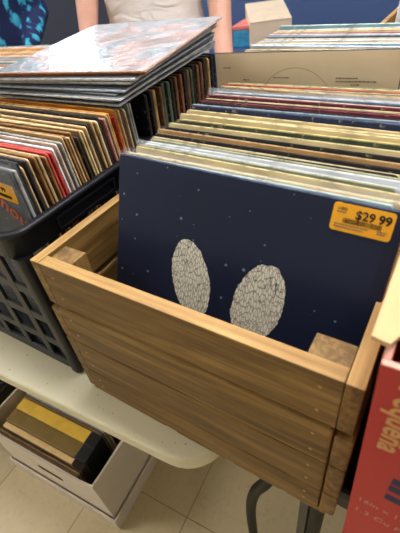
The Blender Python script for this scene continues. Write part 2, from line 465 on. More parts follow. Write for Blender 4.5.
# top left corner sits at (-.133,.13,.373)
_mx = na.rotation_euler.to_matrix()
na.location = Vector((-.133, .13, .373)) - _mx @ Vector((-.1625, -.003, HC))
s = sticker(na, -.1625+.2625, HC-.0290, .054, .0262, -.0034)
s['label'] = 'yellow price sticker reading $29 99'
glyphs(s, '$29', .0112, .0205, .0142, -.0006, M['black_ink'], 'price_text', bold=.0002); glyphs(s, '99', .0112, .0405, .0142, -.0006, M['black_ink'], 'price_text', bold=.00035)
glyphs(s, 'USED', .0036, .004, .0200, -.0006, M['black_ink'], 'small_print')
b = bmesh.new(); x = .011
r2 = random.Random(3)
while x < .044:
    wd = r2.choice((.0003, .0005, .0008)); box(b, x, x+wd, -.0007, -.0005, .0085, .0130); x += wd + r2.choice((.0004, .0006))
obj('barcode', b, M['black_ink'], s)
b = bmesh.new()
for zz, x0, x1 in ((.0060, .004, .034), (.0035, .004, .030), (.0045, .042, .049), (.0175, .004, .012), (.0065, .042, .050)):
    x = x0
    while x < x1:
        wd = r2.choice((.0008, .0014, .002)); box(b, x, min(x+wd, x1), -.0007, -.0005, zz, zz+.0012); x += wd+.0006
obj('fine_print', b, M['grey_ink'], s)

CR, TN, YL = 'd9c795', 'c2a474', 'dcc070'
PAL = {'cream': ('cdbb8a', CR), 'tan': ('a98652', TN), 'black': ('15161a', '2a2724'), 'white': ('c9ccd0', 'dcdcd6'), 'pale teal': ('7f9c96', 'bcd0c6'),
       'grey green': ('868c6e', 'a9a986'), 'dark green': ('39442f', '7c7f58'), 'peach': ('d3a272', 'd9b07c'), 'yellow': ('d3b258', YL), 'navy': ('1d2740', '39435c'),
       'slate blue': ('4d6076', '7c8b98'), 'dark red': ('6a2028', '8a3b3c'), 'orange': ('d07a2c', 'd88f45'), 'red': ('a02c28', 'c0443a'), 'maroon': ('5a1f2c', '7d3640'),
       'blue grey': ('6d7f94', 'a4b0b8'), 'grey': ('7d7f80', 'a6a59c'), 'brown': ('6a4426', '8d6437'), 'pink': ('a8625a', 'c08a7c'), 'dark grey': ('3a3d40', '55585a'),
       'pale pink': ('c4a99a', 'd2bba8'), 'rust': ('7a3a20', '93532f'), 'light blue': ('8fb0c8', 'b5cfdc')}
seq = ('pale teal,cream,cream,cream,black,grey green,white*,white,grey green,black,cream,black,peach,tan,black,grey green,cream,cream,peach,cream,dark green,'
       'yellow,cream,cream,yellow,cream,cream,pale pink,navy,slate blue,blue grey,black,cream,maroon,black,red,cream,dark green,maroon,pale pink,black,blue grey,'
       'white*,grey,black,tan,tan,grey green,red,cream,dark green').split(',')
N = len(seq)
for i, cn in enumerate(seq):
    pl = 'cloudy' if cn.endswith('*') else ('clear' if i == 0 else None); cn = cn.rstrip('*')
    c, e = PAL[cn]; f = i/(N-1)
    o = sleeve(f'{cn} record sleeve, {ordw(i+1)} behind the navy album in the front wooden crate', c, e, .312+rnd.uniform(-.002, .002), .314+rnd.uniform(-.002, .002),
               rnd.uniform(.0022, .0036), None, 'records in the front wooden crate', pl, rnd)
    lean = 20 - 9*f
    zt = .367 - .004*f + rnd.uniform(-.0026, .0026) - (.0035 if rnd.random() < .28 and i > 8 else 0)
    stand(o, .020 - .022*f + rnd.uniform(-.005, .005), (.1385 + .0062*i + rnd.uniform(-.0007, .0007)), zt - .314*math.cos(RAD(lean)), lean, .314, rnd.uniform(-.5, .5), 1.2*(1-f)+rnd.uniform(-.5, .5))
    if i == 1:
        st = sticker(o, .075, .287, .06, .024, -.0030); st['label'] = 'yellow price sticker half hidden by the navy album'
        glyphs(st, '$24 99', .0098, .022, .012, -.0006, M['black_ink'], 'price_text', bold=.0003)

# ------------------------------------------------------------------ the crate behind
def tan_cover():
    t = NT('tan_back_cover'); v = t.coords(); n = t.noise(v, 10, 4)
    t.col(t.ramp(n, [(.3, 'd8c39c'), (.7, 'e3d0aa')])); t.set(.6, 0, .3); return t.m
o = obj('album_cover', sleeve_bm(.326, .318, .005, .002), [tan_cover(), edge('4a4238')])
tag(o, 'plain tan album at the front of the second wooden crate', 'record', 'records in the second wooden crate')
o.location = (-.040, .4935, .081); o.rotation_euler = Euler((-RAD(2.5), -RAD(1.6), 0), 'XYZ')
b = bmesh.new()   # printed ring and credit lines on the back cover
for k in range(60):
    a0, a1 = math.pi*(k/60), math.pi*((k+.8)/60)
    R0, R1 = .070, .0712
    vs = [b.verts.new((-.005+R*math.cos(a), -.0027, .222+R*math.sin(a)*1.0)) for R, a in ((R0, a0), (R0, a1), (R1, a1), (R1, a0))]
    b.faces.new(vs)
obj('printed_ring', b, plain('faint_brown_print', 'a48d66', .6), o)
b = bmesh.new()
for zz, x0, x1 in ((.292, -.145, -.130), (.272, -.105, -.092), (.276, .065, .100), (.271, .065, .130), (.266, .09, .105), (.276, -.045, -.015)):
    x = x0
    while x < x1:
        wd = r2.choice((.002, .003, .005)); box(b, x, min(x+wd, x1), -.0029, -.0026, zz, zz+.0018); x += wd+.0012
obj('credit_lines', b, M['grey_ink'], o)
seq2 = 'black,white*,pink,pale teal,cream,navy,white,slate blue,pale pink,cream,black,white,light blue,navy,cream,peach,white,grey,cream,slate blue,white,pink,cream,dark grey,cream,peach,light blue,pale teal,light blue'.split(',')
N2 = len(seq2)
for i, cn in enumerate(seq2):
    pl = 'cloudy' if cn.endswith('*') else None; cn = cn.rstrip('*'); c, e = PAL[cn]; f = i/(N2-1)
    o = sleeve(f'{cn} record sleeve, {ordw(i+1)} behind the tan album in the second wooden crate', c, e, .312+rnd.uniform(-.002, .002), .314, rnd.uniform(.0036, .0056), None,
               'records in the second wooden crate', pl, rnd)
    lean = 3 + 5*f; zt = .372 - .004*f + rnd.uniform(-.004, .004)
    stand(o, -.048 - .028*f + rnd.uniform(-.004, .004), .517 + .0128*i, zt - .314*math.cos(RAD(lean)), lean, .314, rnd.uniform(-.4, .4), rnd.uniform(-.6, .6))

# ------------------------------------------------------------------ black plastic crates
def plastic_crate(label, loc, rotz, W=.36, D=.30, H=.30, holes=True):
    t = thing('plastic_crate', label, 'crate', loc, rotz)
    bp = M['black_plastic']; r = .03
    # rim: a rounded band with a rolled lip
    bm = bmesh.new()
    def ring(ins, z, rr=r): return [(x, y, z) for x, y in rrect(-W+ins, -ins, ins, D-ins, max(rr-ins, .004), 6)]
    loft(bm, [ring(.003, H-.042), ring(0, H-.040), ring(0, H-.010), ring(-.004, H-.008), ring(-.004, H-.001), ring(-.002, H), ring(.006, H), ring(.008, H-.003), ring(.009, H-.042), ring(.003, H-.042)], cap=False)
    rim = obj('rim', bm, bp, t, True)
    for side in (0, 1):   # raised frame of the handle slot
        bm = bmesh.new()
        for (a, bb, z0, z1) in ((.075, .20, H-.036, H-.033), (.075, .20, H-.018, H-.015), (.075, .079, H-.033, H-.018), (.196, .20, H-.033, H-.018)):
            if side: box(bm, -.0005, .0025, a, bb, z0, z1)
            else: box(bm, -W+a, -W+bb, -.0025, .0005, z0, z1)
        bmesh.ops.remove_doubles(bm, verts=bm.verts[:], dist=.0001)
        obj('handle_ridge', bm, bp, rim)
    # lattice walls
    def wall(length, place):
        bm = bmesh.new()
        n = max(3, round(length/.062)); 
        for i in range(1, n):
            u = length*i/n
            box(bm, u-.008, u+.008, 0, .006, .02, H-.04, .0015)
        for zz in (.075, .135, .195): box(bm, .02, length-.02, .0005, .0055, zz-.009, zz+.009, .0015)
        box(bm, .02, length-.02, 0, .006, .012, .034, .0015)
        bmesh.ops.transform(bm, matrix=place, verts=bm.verts[:])
        return bm
    R = Matrix.Rotation
    obj('lattice_wall', wall(W, Matrix.Translation((-W, .002, 0))), bp, t)
    obj('lattice_wall', wall(W, Matrix.Translation((-W, D-.008, 0))), bp, t)
    obj('lattice_wall', wall(D, Matrix.Translation((-.002, 0, 0)) @ R(RAD(90), 4, 'Z')), bp, t)
    obj('lattice_wall', wall(D, Matrix.Translation((-W+.008, 0, 0)) @ R(RAD(90), 4, 'Z')), bp, t)
    for cx, cy in ((-.014, .014), (-W+.014, .014), (-.014, D-.014), (-W+.014, D-.014)):
        bm = bmesh.new(); loft(bm, [[(x, y, z) for x, y in rrect(cx-.0125, cx+.0125, cy-.0125, cy+.0125, .009, 4)] for z in (.004, H-.04)])
        obj('corner_post', bm, bp, t, False)
    bm = bmesh.new()
    def r2_(ins, z): return [(x, y, z) for x, y in rrect(-W+ins, -ins, ins, D-ins, .028, 6)]
    loft(bm, [r2_(.012, 0), r2_(.006, .003), r2_(.002, .012), r2_(.004, .014), r2_(.012, .044)])
    obj('base', bm, bp, t)
    return t
plastic_crate('black plastic lattice crate of records at the front left of the table', (-.236, .004, .0005), RAD(1.0), D=.305)
plastic_crate('black plastic crate of dark records behind the front plastic crate', (-.240, .320, .0005), RAD(.5), D=.285)

seqb = ('dark grey*,grey*,black,tan,black,tan,brown,tan,brown,red,red,white,pale pink,grey,tan,brown,tan,brown,black,tan,cream,tan,black,tan,brown,cream,black,pink,tan,orange,red,orange,cream,maroon,cream,grey,grey').split(',')
NB = len(seqb)
for i, cn in enumerate(seqb):
    pl = 'clear' if cn.endswith('*') else None; cn = cn.rstrip('*'); c, e = PAL[cn]; f = i/(NB-1)
    if cn in ('orange', 'yellow'): e = 'd89a3e'
    where = 'at the very front of' if i == 0 else f'{ordw(i)} behind the grey one with orange lettering in'
    lab = ('grey record sleeve with orange lettering at the front of the black plastic crate' if i == 0 else f'{cn} record sleeve, {ordw(i)} behind the orange-lettered one in the front plastic crate')
    hh = .312 + rnd.uniform(-.003, .003)
    o = sleeve(lab, c, e, .310+rnd.uniform(-.003, .003), hh, rnd.uniform(.0038, .0055), '3a3f42' if i == 0 else None, 'records in the front plastic crate', pl, rnd)
    lean = 1.0 - 6.0*math.sin(f*2.6); zt = .363 + rnd.uniform(-.0055, .0055) + .003*f
    stand(o, -.418 + rnd.uniform(-.003, .003), .060 + .0067*i + rnd.uniform(-.0008, .0008), zt - hh*math.cos(RAD(lean)), lean, hh, rnd.uniform(-.3, .3), rnd.uniform(-.5, .5))
    if i == 0:
        st = sticker(o, .086, .268, .062, .028, -.0032, 5)
        glyphs(st, '$9 99', .0098, .020, .014, -.0006, M['black_ink'], 'price_text', bold=.0003)
        b = bmesh.new(); x = .006
        while x < .05:
            wd = r2.choice((.0004, .0007)); box(b, x, x+wd, -.0007, -.0005, .005, .010); x += wd+.0006
        obj('barcode', b, M['black_ink'], st)
        glyphs(o, 'unou', .034, .084, .262, -.0033, M['orange_ink'], 'orange_lettering', roty=36, bold=.0006)
    if i == 15:
        st = sticker(o, .100, .262, .05, .034, -.0030, 0)
seqd = 'black,black,tan,brown,dark green,dark green,black,brown,rust,black,brown,dark green,black,brown,rust,black,tan,black,navy'.split(',')
for i, cn in enumerate(seqd):
    c, e = PAL[cn]
    if cn in ('brown', 'rust', 'tan', 'dark green'): e = {'brown': '705438', 'rust': '7d4c33', 'tan': 'b5925f', 'dark green': '525e4a'}[cn]
    if cn == 'black': e = '2a2622'
    hh = .314
    o = sleeve(f'{cn} record sleeve, {ordw(i+1)} from the front in the rear plastic crate', c, e, .312, hh, rnd.uniform(.007, .0105), None, 'records in the rear plastic crate', None, rnd)
    lean = 2.5; zt = .3665 + .0095*i/18*1.0 + rnd.uniform(-.002, .0015)
    stand(o, -.414 + rnd.uniform(-.003, .003), .345 + .0132*i, zt - hh*math.cos(RAD(lean)), lean, hh, rnd.uniform(-.3, .3), 0)

# ------------------------------------------------------------------ loose pile of records lying on the plastic crates
def shiny(name):
    t = NT(name); v = t.coords((1,1,1))
    n = t.noise(v, 7, 3, .5, 1.0)
    c = t.ramp(n, [(.36, '54382c'), (.43, '9a6a56'), (.5, '6f777c'), (.58, '3f5560'), (.66, '8c8078')])
    t.col(c); t.set(.3, 0, .4, .6); t.b.inputs['Coat Roughness'].default_value = .12
    w = t.noise(t.coords((1, 2.6, 1)), 26, 4, .6, 1.2)
    b_ = t.n('ShaderNodeBump'); b_.inputs['Strength'].default_value = .7; b_.inputs['Distance'].default_value = .010
    t.l(w, b_.inputs['Height']); t.l(b_.outputs[0], t.b.inputs['Coat Normal']); t.l(b_.outputs[0], t.b.inputs['Normal'])
    return t.m
M['shrink'] = shiny('shrink_wrapped_print')
lay = [('grey', 'a9aaa8'), ('dark grey', '9a9b99'), ('grey', 'bdbcb4'), ('black', '6d6f70'), ('slate blue', '9fa5a8'), ('grey', 'c4c2b9'), ('cream', 'a9a190'), ('white', 'b9b9b4'), ('rust', '9d5a3c'), ('orange', 'c08a5c')]
z = .3735; tilt = RAD(2.9)
px = [-.408, -.414, -.404, -.412, -.402, -.407, -.398, -.392, -.386, -.378]
py = [.262, .272, .256, .268, .262, .274, .266, .262, .272, .266]
ya = [1, -2, 2, 0, 3, 5, 4, 6, 8, 7]
words = ['lowest', 'second from the bottom', 'third from the bottom', 'fourth from the bottom', 'fifth from the bottom', 'sixth from the bottom', 'fourth from the top', 'third from the top', 'second from the top', 'topmost']
for i, ((cn, e), x, y, a) in enumerate(zip(lay, px, py, ya)):
    tt = .0042
    c = PAL[cn][0]
    o = obj('record_sleeve', sleeve_bm(.315, .315, tt, .003), [M['shrink'] if i == 9 else cover(c), edge(e)])
    lab = 'shiny shrink-wrapped record, topmost of the loose pile lying on the plastic crates' if i == 9 else f'{cn} plastic-covered record lying {words[i]} in the loose pile'
    tag(o, lab, 'record', 'pile of records on the plastic crates')
    # lie down: local z -> +y, front face (local -y) up
    o.matrix_world = (Matrix.Translation((x, y, z + tt/2 + (y-.262)*math.tan(tilt))) @ Matrix.Rotation(tilt, 4, 'X') @ Matrix.Translation((0, .157, 0)) @ Matrix.Rotation(RAD(a), 4, 'Z')
                      @ Matrix.Translation((0, -.157, 0)) @ Matrix.Rotation(RAD(-90), 4, 'X'))
    # thin polythene overhang
    b = bmesh.new(); g = []
    nx, nz = 20, 20
    for j in range(nz+1):
        row = []
        for k in range(nx+1):
            X = (k/nx-.5)*.327; Z = -.004 + j/nz*.325
            over = max(abs(X)-.157, -Z, Z-.315, 0)
            row.append(b.verts.new((X, -tt/2-.0004 + over*.22, Z)))
        g.append(row)
    for j in range(nz):
        for k in range(nx): b.faces.new((g[j][k], g[j][k+1], g[j+1][k+1], g[j+1][k]))
    p = obj('plastic_cover', b, M['clear'], o, True); p['label'] = 'clear plastic outer cover'
    z += .0049

# ------------------------------------------------------------------ crate of records at the back left
wooden_crate('pale wooden crate of records in front of the patterned shirt', (-.98, .30, .0005), RAD(6), .40, .46, .281, ('pale_wood', 'pale_wood_y', 'pale_wood'))
lseq = 'slate blue,grey,blue grey,white,orange,grey,slate blue,cream,blue grey,grey,tan,white,orange,peach,cream,tan,orange,peach,white,grey'.split(',')
for i, cn in enumerate(lseq):
    c, e = PAL[cn]; f = i/19
    o = sleeve(f'{cn} record sleeve, {ordw(i+1)} from the front in the pale wooden crate', c, e, .312, .312, rnd.uniform(.005, .007), None, 'records in the pale wooden crate', None, rnd)
    lean = 12-4*f; yy = .43+.0155*i
    stand(o, -.985 - (yy-.30)*.105 + rnd.uniform(-.004, .004), yy, .358 - .312*math.cos(RAD(lean)), lean, .312, 6, 0)

# ------------------------------------------------------------------ red moving box at the right
bx = thing('moving_box', 'red printed cardboard moving box with torn tan top flaps beside the wooden crate', 'box', (.2045, -.030, .0005), 0)
Wb, Db, Hb, tk = .42, .32, .357, .005
b = bmesh.new()
box(b, 0, Wb, 0, tk, 0, Hb, .0015); box(b, 0, Wb, Db-tk, Db, 0, Hb, .0015)
box(b, 0, tk, tk+.0002, Db-tk-.0002, 0, Hb, .0015); box(b, Wb-tk, Wb, tk, Db-tk, 0, Hb, .0015); box(b, tk, Wb-tk, tk, Db-tk, 0, tk)
for v in b.verts:
    if v.co.x < .1: v.co.x += .014*(1-v.co.z/Hb)
body = obj('box_body', b, M['red_card'], bx)
def flap(outline, z, th, mat, sag):
    b = bmesh.new()
    loft(b, [[(x, y, z+sag(x, y)+d) for x, y in outline] for d in (0, th)]); return b
o1 = [(-.009, .010), (.002, .008), (.005, .016), (.012, .024), (.03, .022), (.06, .022), (.13, .024), (.20, .025), (.205, .12), (.205, .27), (.20, Db), (-.009, Db), (-.0095, .2)]
fl = obj('top_flap', flap(o1, Hb+.0005, .004, None, lambda x, y: .012*max(0, 1-(x/.2))*0 + .006*max(0, (.12-y)/.12)), M['kraft'], bx); fl['label'] = 'torn tan cardboard top flap'
o2 = [(.215, .022), (.42, .020), (.42, Db), (.215, Db)]
obj('top_flap', flap(o2, Hb+.0005, .004, None, lambda x, y: 0), M['kraft'], bx)
# vertical lettering, reading downwards
def front_text(s, size, x, z, roll, mat, name, bold=0, shear=0):
    me = text_mesh(s, size, .0001, shear, bold)
    return obj(name, me, mat, body, loc=(x, -.0003, z), rot=Euler((RAD(90), RAD(roll), 0), 'XYZ'))
front_text('Pequeña', .0235, .0135, .344, 90, M['tan_ink'], 'tan_lettering', .0005, .1)
front_text('in', .058, .0330, .232, 90, M['blue_ink'], 'navy_lettering', .0022)
front_text('16in x 12in', .0105, .0130, .164, 0, M['white_ink'], 'size_lettering')
front_text('1.3 Cu Ft', .0115, .0130, .141, 0, M['white_ink'], 'volume_lettering')

# ------------------------------------------------------------------ storage box on the floor
sb = thing('storage_box', 'white cardboard storage box of boxed albums on the floor under the table', 'box', (-.335, -.060, FZ), RAD(4.5))
L, D, H = .425, .30, .275; tk = .006
b = bmesh.new()
# long walls with a dipping top edge, the ends rise at the corners
def wallpanel(bm, p0, p1, nrm, dip):
    p0, p1, nrm = Vector(p0), Vector(p1), Vector(nrm)
    n = 24; lo, hi = [], []
    for k in range(n+1):
        u = k/n; e = min(u, 1-u)
        zz = H - dip*(1-max(0, 1-e/.16)**2)
        hi.append((p0.lerp(p1, u), zz))
    for side in (0, 1):
        pass
    ring = []
    vf = [[bm.verts.new((p+nrm*o)+Vector((0, 0, z_))) for p, zt in hi for z_ in ()] for o in (0, tk)]
    fr = [[(bm.verts.new(p+nrm*o+Vector((0, 0, .006))), bm.verts.new(p+nrm*o+Vector((0, 0, zt)))) for p, zt in hi] for o in (0, tk)]
    for o in (0, 1):
        for k in range(n): bm.faces.new((fr[o][k][0], fr[o][k+1][0], fr[o][k+1][1], fr[o][k][1]))
    for k in range(n):
        bm.faces.new((fr[0][k][1], fr[0][k+1][1], fr[1][k+1][1], fr[1][k][1]))
        bm.faces.new((fr[0][k][0], fr[0][k+1][0], fr[1][k+1][0], fr[1][k][0]))
    for k in (0, n): bm.faces.new((fr[0][k][0], fr[0][k][1], fr[1][k][1], fr[1][k][0]))
wallpanel(b, (-L, 0, 0), (0, 0, 0), (0, 1, 0), .028)
wallpanel(b, (-L, D-tk, 0), (0, D-tk, 0), (0, 1, 0), .028)
wallpanel(b, (-tk, tk, 0), (-tk, D-tk, 0), (1, 0, 0), .004)
wallpanel(b, (-L, tk, 0), (-L, D-tk, 0), (1, 0, 0), .004)
box(b, -L+tk, -tk, tk, D-tk, .006, .012)
bb = obj('box_body', b, M['white_card'], sb)
b = bmesh.new()
loft(b, [[(-.205+x, y, .155+z_) for x, z_ in rrect(-.05, .05, -.012, .012, .011, 5)] for y in (-.0006, .0006)])
obj('hand_hole', b, M['dark_card'], bb)
b = bmesh.new()  # the lid worn as a tray under the box
g = .004
box(b, -L-g-tk, g+tk, -g-tk, -g, 0, .058, .001); box(b, -L-g-tk, g+tk, D+g, D+g+tk, 0, .058, .001)
box(b, -L-g-tk, -L-g, -g, D+g, 0, .058, .001); box(b, g, g+tk, -g, D+g, 0, .058, .001); box(b, -L-g, g, -g, D+g, 0, .0055)
ld = obj('lid', b, M['white_card'], sb); ld['label'] = 'shallow lid nested under the box'
inbox = [('brown', '6a4a28', .0042), ('cream', 'a88a58', .004), ('brown', '5a3f24', .0042), ('cream', 'e6c384', .015), ('olive', '806830', .040), ('yellow', 'e8bc42', .036)]
y = .0075
RM = sb.matrix_basis
def inplace(o, lx, ly, lz):
    a = RAD(4.5); o.location = (-.335 + lx*math.cos(a) - ly*math.sin(a), -.060 + lx*math.sin(a) + ly*math.cos(a), FZ+lz); o.rotation_euler = (0, 0, a)
labs = {'cream18': 'thick cream boxed album with a black end in the floor storage box', 'olive': 'thick olive brown boxed album with a black end in the floor storage box', 'yellow': 'thick yellow boxed album with a black end in the floor storage box'}
for i, (cn, e, th) in enumerate(inbox):
    if th > .01:
        o = tag(obj('boxed_album', (lambda b: (box(b, -.155, .155, -th/2, th/2, 0, (.250 if th < .02 else .256), .0015), b)[1])(bmesh.new()), plain('boxed_album_'+cn, e, .45, .12, 25)),
                {'cream': labs['cream18'], 'olive': labs['olive'], 'yellow': labs['yellow']}[cn], 'boxed album', 'albums in the floor storage box')
        b = bmesh.new(); box(b, .118, .1558, -th/2-.0005, th/2+.0005, -.0002, .2508 if th < .02 else .2568, .0012)
        ec = obj('end_band', b, M['dark_card'] if cn == 'cream' else M['black_plastic'], o)
        ec['label'] = 'black end band'
    else:
        o = sleeve(f'{cn} worn record sleeve, {ordw(i+1)} from the front in the floor storage box', PAL[cn][0], e,   .312, .247, th-.0008, None, 'albums in the floor storage box', None, rnd)
    inplace(o, -.220+rnd.uniform(-.004, .004), y+th/2, .0125); y += th+.0016
wlist = ['brown', 'grey', 'cream', 'brown', 'dark grey', 'tan', 'brown', 'grey', 'tan', 'brown', 'cream', 'dark grey', 'brown', 'tan']
for i, cn in enumerate(wlist):
    o = sleeve(f'{cn} sleeve, {ordw(i+1)} behind the yellow boxed album in the floor storage box', PAL[cn][0], PAL[cn][1], .312, .252+rnd.uniform(0, .006), .0055, None, 'albums in the floor storage box',
               'clear' if i in (0, 1) else None, rnd)
    inplace(o, -.225+rnd.uniform(-.006, .006), y+.004, .0125); y += .0090
# neighbour box of dark records on the floor, its corner just showing
sb2 = thing('storage_box', 'dark box of black records at the left edge under the table', 'box', (-.80, -.075, FZ), RAD(5))
b = bmesh.new(); L2, D2, H2 = .36, .34, .27
for (x0, x1, y0, y1) in ((-L2, 0, 0, .006), (-L2, 0, D2-.006, D2), (-L2, -L2+.006, .006, D2-.006), (-.006, 0, .006, D2-.006)): box(b, x0, x1, y0, y1, 0, H2, .001)
box(b, -L2+.006, -.006, .006, D2-.006, 0, .006); obj('box_body', b, M['dark_card'], sb2)
for i in range(14):
    cn = ['black', 'dark grey', 'brown'][i % 3]
    o = sleeve(f'{cn} record, {ordw(i+1)} from the front in the dark floor box', PAL[cn][0], PAL[cn][1], .312, .258+rnd.uniform(0, .006), .0055, None, 'records in the dark floor box', None, rnd)
    a = RAD(5); lx, ly = -.18, .022+.0215*i
    o.location = (-.80+lx*math.cos(a)-ly*math.sin(a), -.075+lx*math.sin(a)+ly*math.cos(a), FZ+.0065); o.rotation_euler = (0, 0, a)

# ------------------------------------------------------------------ far side: cloth-covered table, boxes, another crate
M['navy_cloth'] = plain('navy_tablecloth', '1d2f52', .85, .08, 5)
ft = thing('folding_table', 'table under a navy cloth carrying the pale cardboard box', 'table', (-1.68, 2.12, 0), 0)
b = bmesh.new(); box(b, 0, 2.4, 0, .76, -.04, -.002, .006); obj('tabletop', b, M['white_plastic'], ft)
for x in (.2, 2.2): 
    b = bmesh.new()
    for yy in (.1, .66): tube(b, [(x, yy, -.04), (x, yy, -.738)], .014, 10)
    obj('leg_frame', b, M['black_metal'], ft)
b = bmesh.new(); n = 90; rings = []
per = rrect(-.012, 2.412, -.012, .772, .03, 4)
top = [(x, y, 0) for x, y in per]
# dense outline for folds
P = []
for (x0, y0), (x1, y1) in zip(per, per[1:]+per[:1]):
    m = max(1, int(math.hypot(x1-x0, y1-y0)/.02))
    for k in range(m): P.append((x0+(x1-x0)*k/m, y0+(y1-y0)*k/m))
cx, cy = 1.2, .38
def fold(z, amp): 
    out = []
    for i, (x, y) in enumerate(P):
        s_ = 1+amp*math.sin(i*.55)*.02+amp*.012
        out.append((cx+(x-cx)*(1+amp*.012*math.sin(i*.55)+amp*.006), cy+(y-cy)*(1+amp*.03*math.sin(i*.55)+amp*.02), z))
    return out
loft(b, [fold(-.70, 1.0), fold(-.4, .8), fold(-.12, .35), fold(-.01, 0), [(cx+(x-cx)*.99, cy+(y-cy)*.98, .001) for x, y in P]])
cl = obj('tablecloth', b, M['navy_cloth'], None, True, loc=(-1.68, 2.12, .001)); tag(cl, 'navy tablecloth draped over the far table', 'tablecloth')
def open_box(name, label, cat, loc, rz, W, D, H, mat, slope=0):
    t = thing(name, label, cat, loc, rz); b = bmesh.new(); k = .005
    def pan(pts): 
        pass
    vs = []
    box(b, 0, W, 0, k, 0, H-slope); box(b, 0, W, D-k, D, 0, H)
    for x0 in (0, W-k):
        q = [b.verts.new((x0+dx, y, z_)) for dx in (0, k) for (y, z_) in ((k, 0), (D-k, 0), (D-k, H), (k, H-slope))]
        for f in ((0,1,2,3), (7,6,5,4), (0,4,5,1), (1,5,6,2), (2,6,7,3), (3,7,4,0)): b.faces.new([q[i] for i in f])
    box(b, k, W-k, k, D-k, 0, k)
    obj('box_body', b, mat, t); return t
bt = open_box('cardboard_box', 'pale tan cardboard box on the navy cloth behind the person', 'box', (-.985, 2.235, .0025), RAD(30), .245, .40, .185, plain('pale_cardboard', 'c8b49a', .8, .06), .05)
b = bmesh.new()
loft(b, [[(.0, .0, .137+d), (.245, .0, .137+d), (.245, .40, .187+d), (.0, .40, .187+d)] for d in (0, .004)])
obj('lid', b, plain('pale_lid', 'b9a68c', .8, .08, 15), bt)
ct = thing('storage_case', 'small teal blue case with a red top on the navy cloth', 'case', (-1.125, 2.275, .0025), RAD(8))
b = bmesh.new(); box(b, 0, .13, 0, .22, 0, .095, .006); obj('case_body', b, plain('teal_print', '2f7fa3', .5, .35, 30), ct)
b = bmesh.new(); box(b, -.003, .133, -.003, .223, .0955, .118, .004); obj('lid', b, plain('coral_lid', 'b9675c', .5, .12), ct)
fc = wooden_crate('pale wooden crate of records beyond the second crate, at the right', (.138, 1.12, .0005), 0, .46, .56, .281, ('pale_wood', 'pale_wood_y', 'pale_wood'))
fseq = 'cream,orange,white,slate blue,grey green,cream,pale pink,blue grey,cream,orange,white,navy,cream,peach,grey,dark green,white,cream'.split(',')
for i, cn in enumerate(fseq):
    c, e = PAL[cn]
    o = sleeve(f'{cn} record sleeve, {ordw(i+1)} from the front in the far right crate', c, e, .312, .312, .008, None, 'records in the far right crate', None, rnd)
    stand(o, .14+rnd.uniform(-.02, .02), 1.235+.022*i, .312-.31, 14, .312, 0, 0); o.location.z = .056
t3 = thing('folding_table', 'white folding table across the aisle under the far right crate', 'table', (-.28, 1.06, 0), 0)
obj('tabletop', top2(), M['white_plastic'], t3, True)
for x in (.12, 1.08): obj('leg_frame', table_leg(x, .76), M['black_metal'], t3, True)
# charcoal board behind the pale crate
b = bmesh.new(); box(b, 0, 1.25, 0, .03, 0, 1.22, .004)
db = obj('display_board', b, plain('charcoal_board', '2b2f3c', .7, .08, 4), None, loc=(-2.85, 1.62, FZ), rot=(0, 0, RAD(30)))
tag(db, 'charcoal board with one pale dot standing beside the patterned shirt', 'board')
b = bmesh.new(); tube(b, [(.42, -.0012, .99), (.42, .002, .99)], .011, 14); d_ = obj('round_badge', b, M['white_ink'], db); d_['label'] = 'pale dot'

# ------------------------------------------------------------------ people
def cone(bm, p0, p1, r0, r1, n=14):
    tube(bm, [p0, p1], [r0, r1], n)
def ball(bm, p, r, sc=(1, 1, 1)):
    b2 = bmesh.new(); bmesh.ops.create_icosphere(b2, subdivisions=2, radius=1)
    for v in b2.verts: v.co = Vector((v.co.x*r*sc[0], v.co.y*r*sc[1], v.co.z*r*sc[2])) + Vector(p)
    merge(bm, b2)
def limb(bm, pts, rs):
    for p, r in zip(pts, rs): ball(bm, p, r)
    for a, b_, r0, r1 in zip(pts, pts[1:], rs, rs[1:]): cone(bm, a, b_, r0, r1)
def ell(z, rx, ry, y=0, n=24): return [(rx*math.cos(2*math.pi*k/n), y+ry*math.sin(2*math.pi*k/n), z) for k in range(n)]
def remesh(name, bm, vox, mat, parent, smooth_it=3):
    o = obj(name, bm, mat, parent)
    m = o.modifiers.new('r', 'REMESH'); m.mode = 'VOXEL'; m.voxel_size = vox
    s_ = o.modifiers.new('s', 'SMOOTH'); s_.iterations = smooth_it; s_.factor = .5
    dg = bpy.context.evaluated_depsgraph_get()
    me = bpy.data.meshes.new_from_object(o.evaluated_get(dg)); o.modifiers.clear(); o.data = me
    for p in me.polygons: p.use_smooth = True
    return o
def hand(bm, wrist, d, side, palmn):
    """d: pointing direction, side: thumb direction, palmn: palm normal"""
    d, side, pn = (Vector(v).normalized() for v in (d, side, palmn)); w_ = Vector(wrist)
    for k in range(-2, 3):
        limb(bm, [w_+side*k*.006, w_+d*.09+side*k*.0175], [.016, .0125])
    for k, L_ in zip((1.5, .5, -.5, -1.5), (.072, .080, .074, .058)):
        p = w_+d*.088+side*k*.0215; a = [p]
        for q, ang in ((.42, 14), (.33, 34), (.25, 52)):
            dd = d*math.cos(RAD(ang)) + pn*math.sin(RAD(ang)); a.append(a[-1]+dd*L_*q)
        limb(bm, a, [.0095, .009, .008, .007])
    p = w_+d*.030+side*.026
    a = [p, p+(d*.6+side*.8).normalized()*.036, p+(d*.6+side*.8).normalized()*.036+(d*.9+side*.3+pn*.3).normalized()*.03]
    limb(bm, [w_+d*.02+side*.015]+a, [.015, .012, .0105, .008])
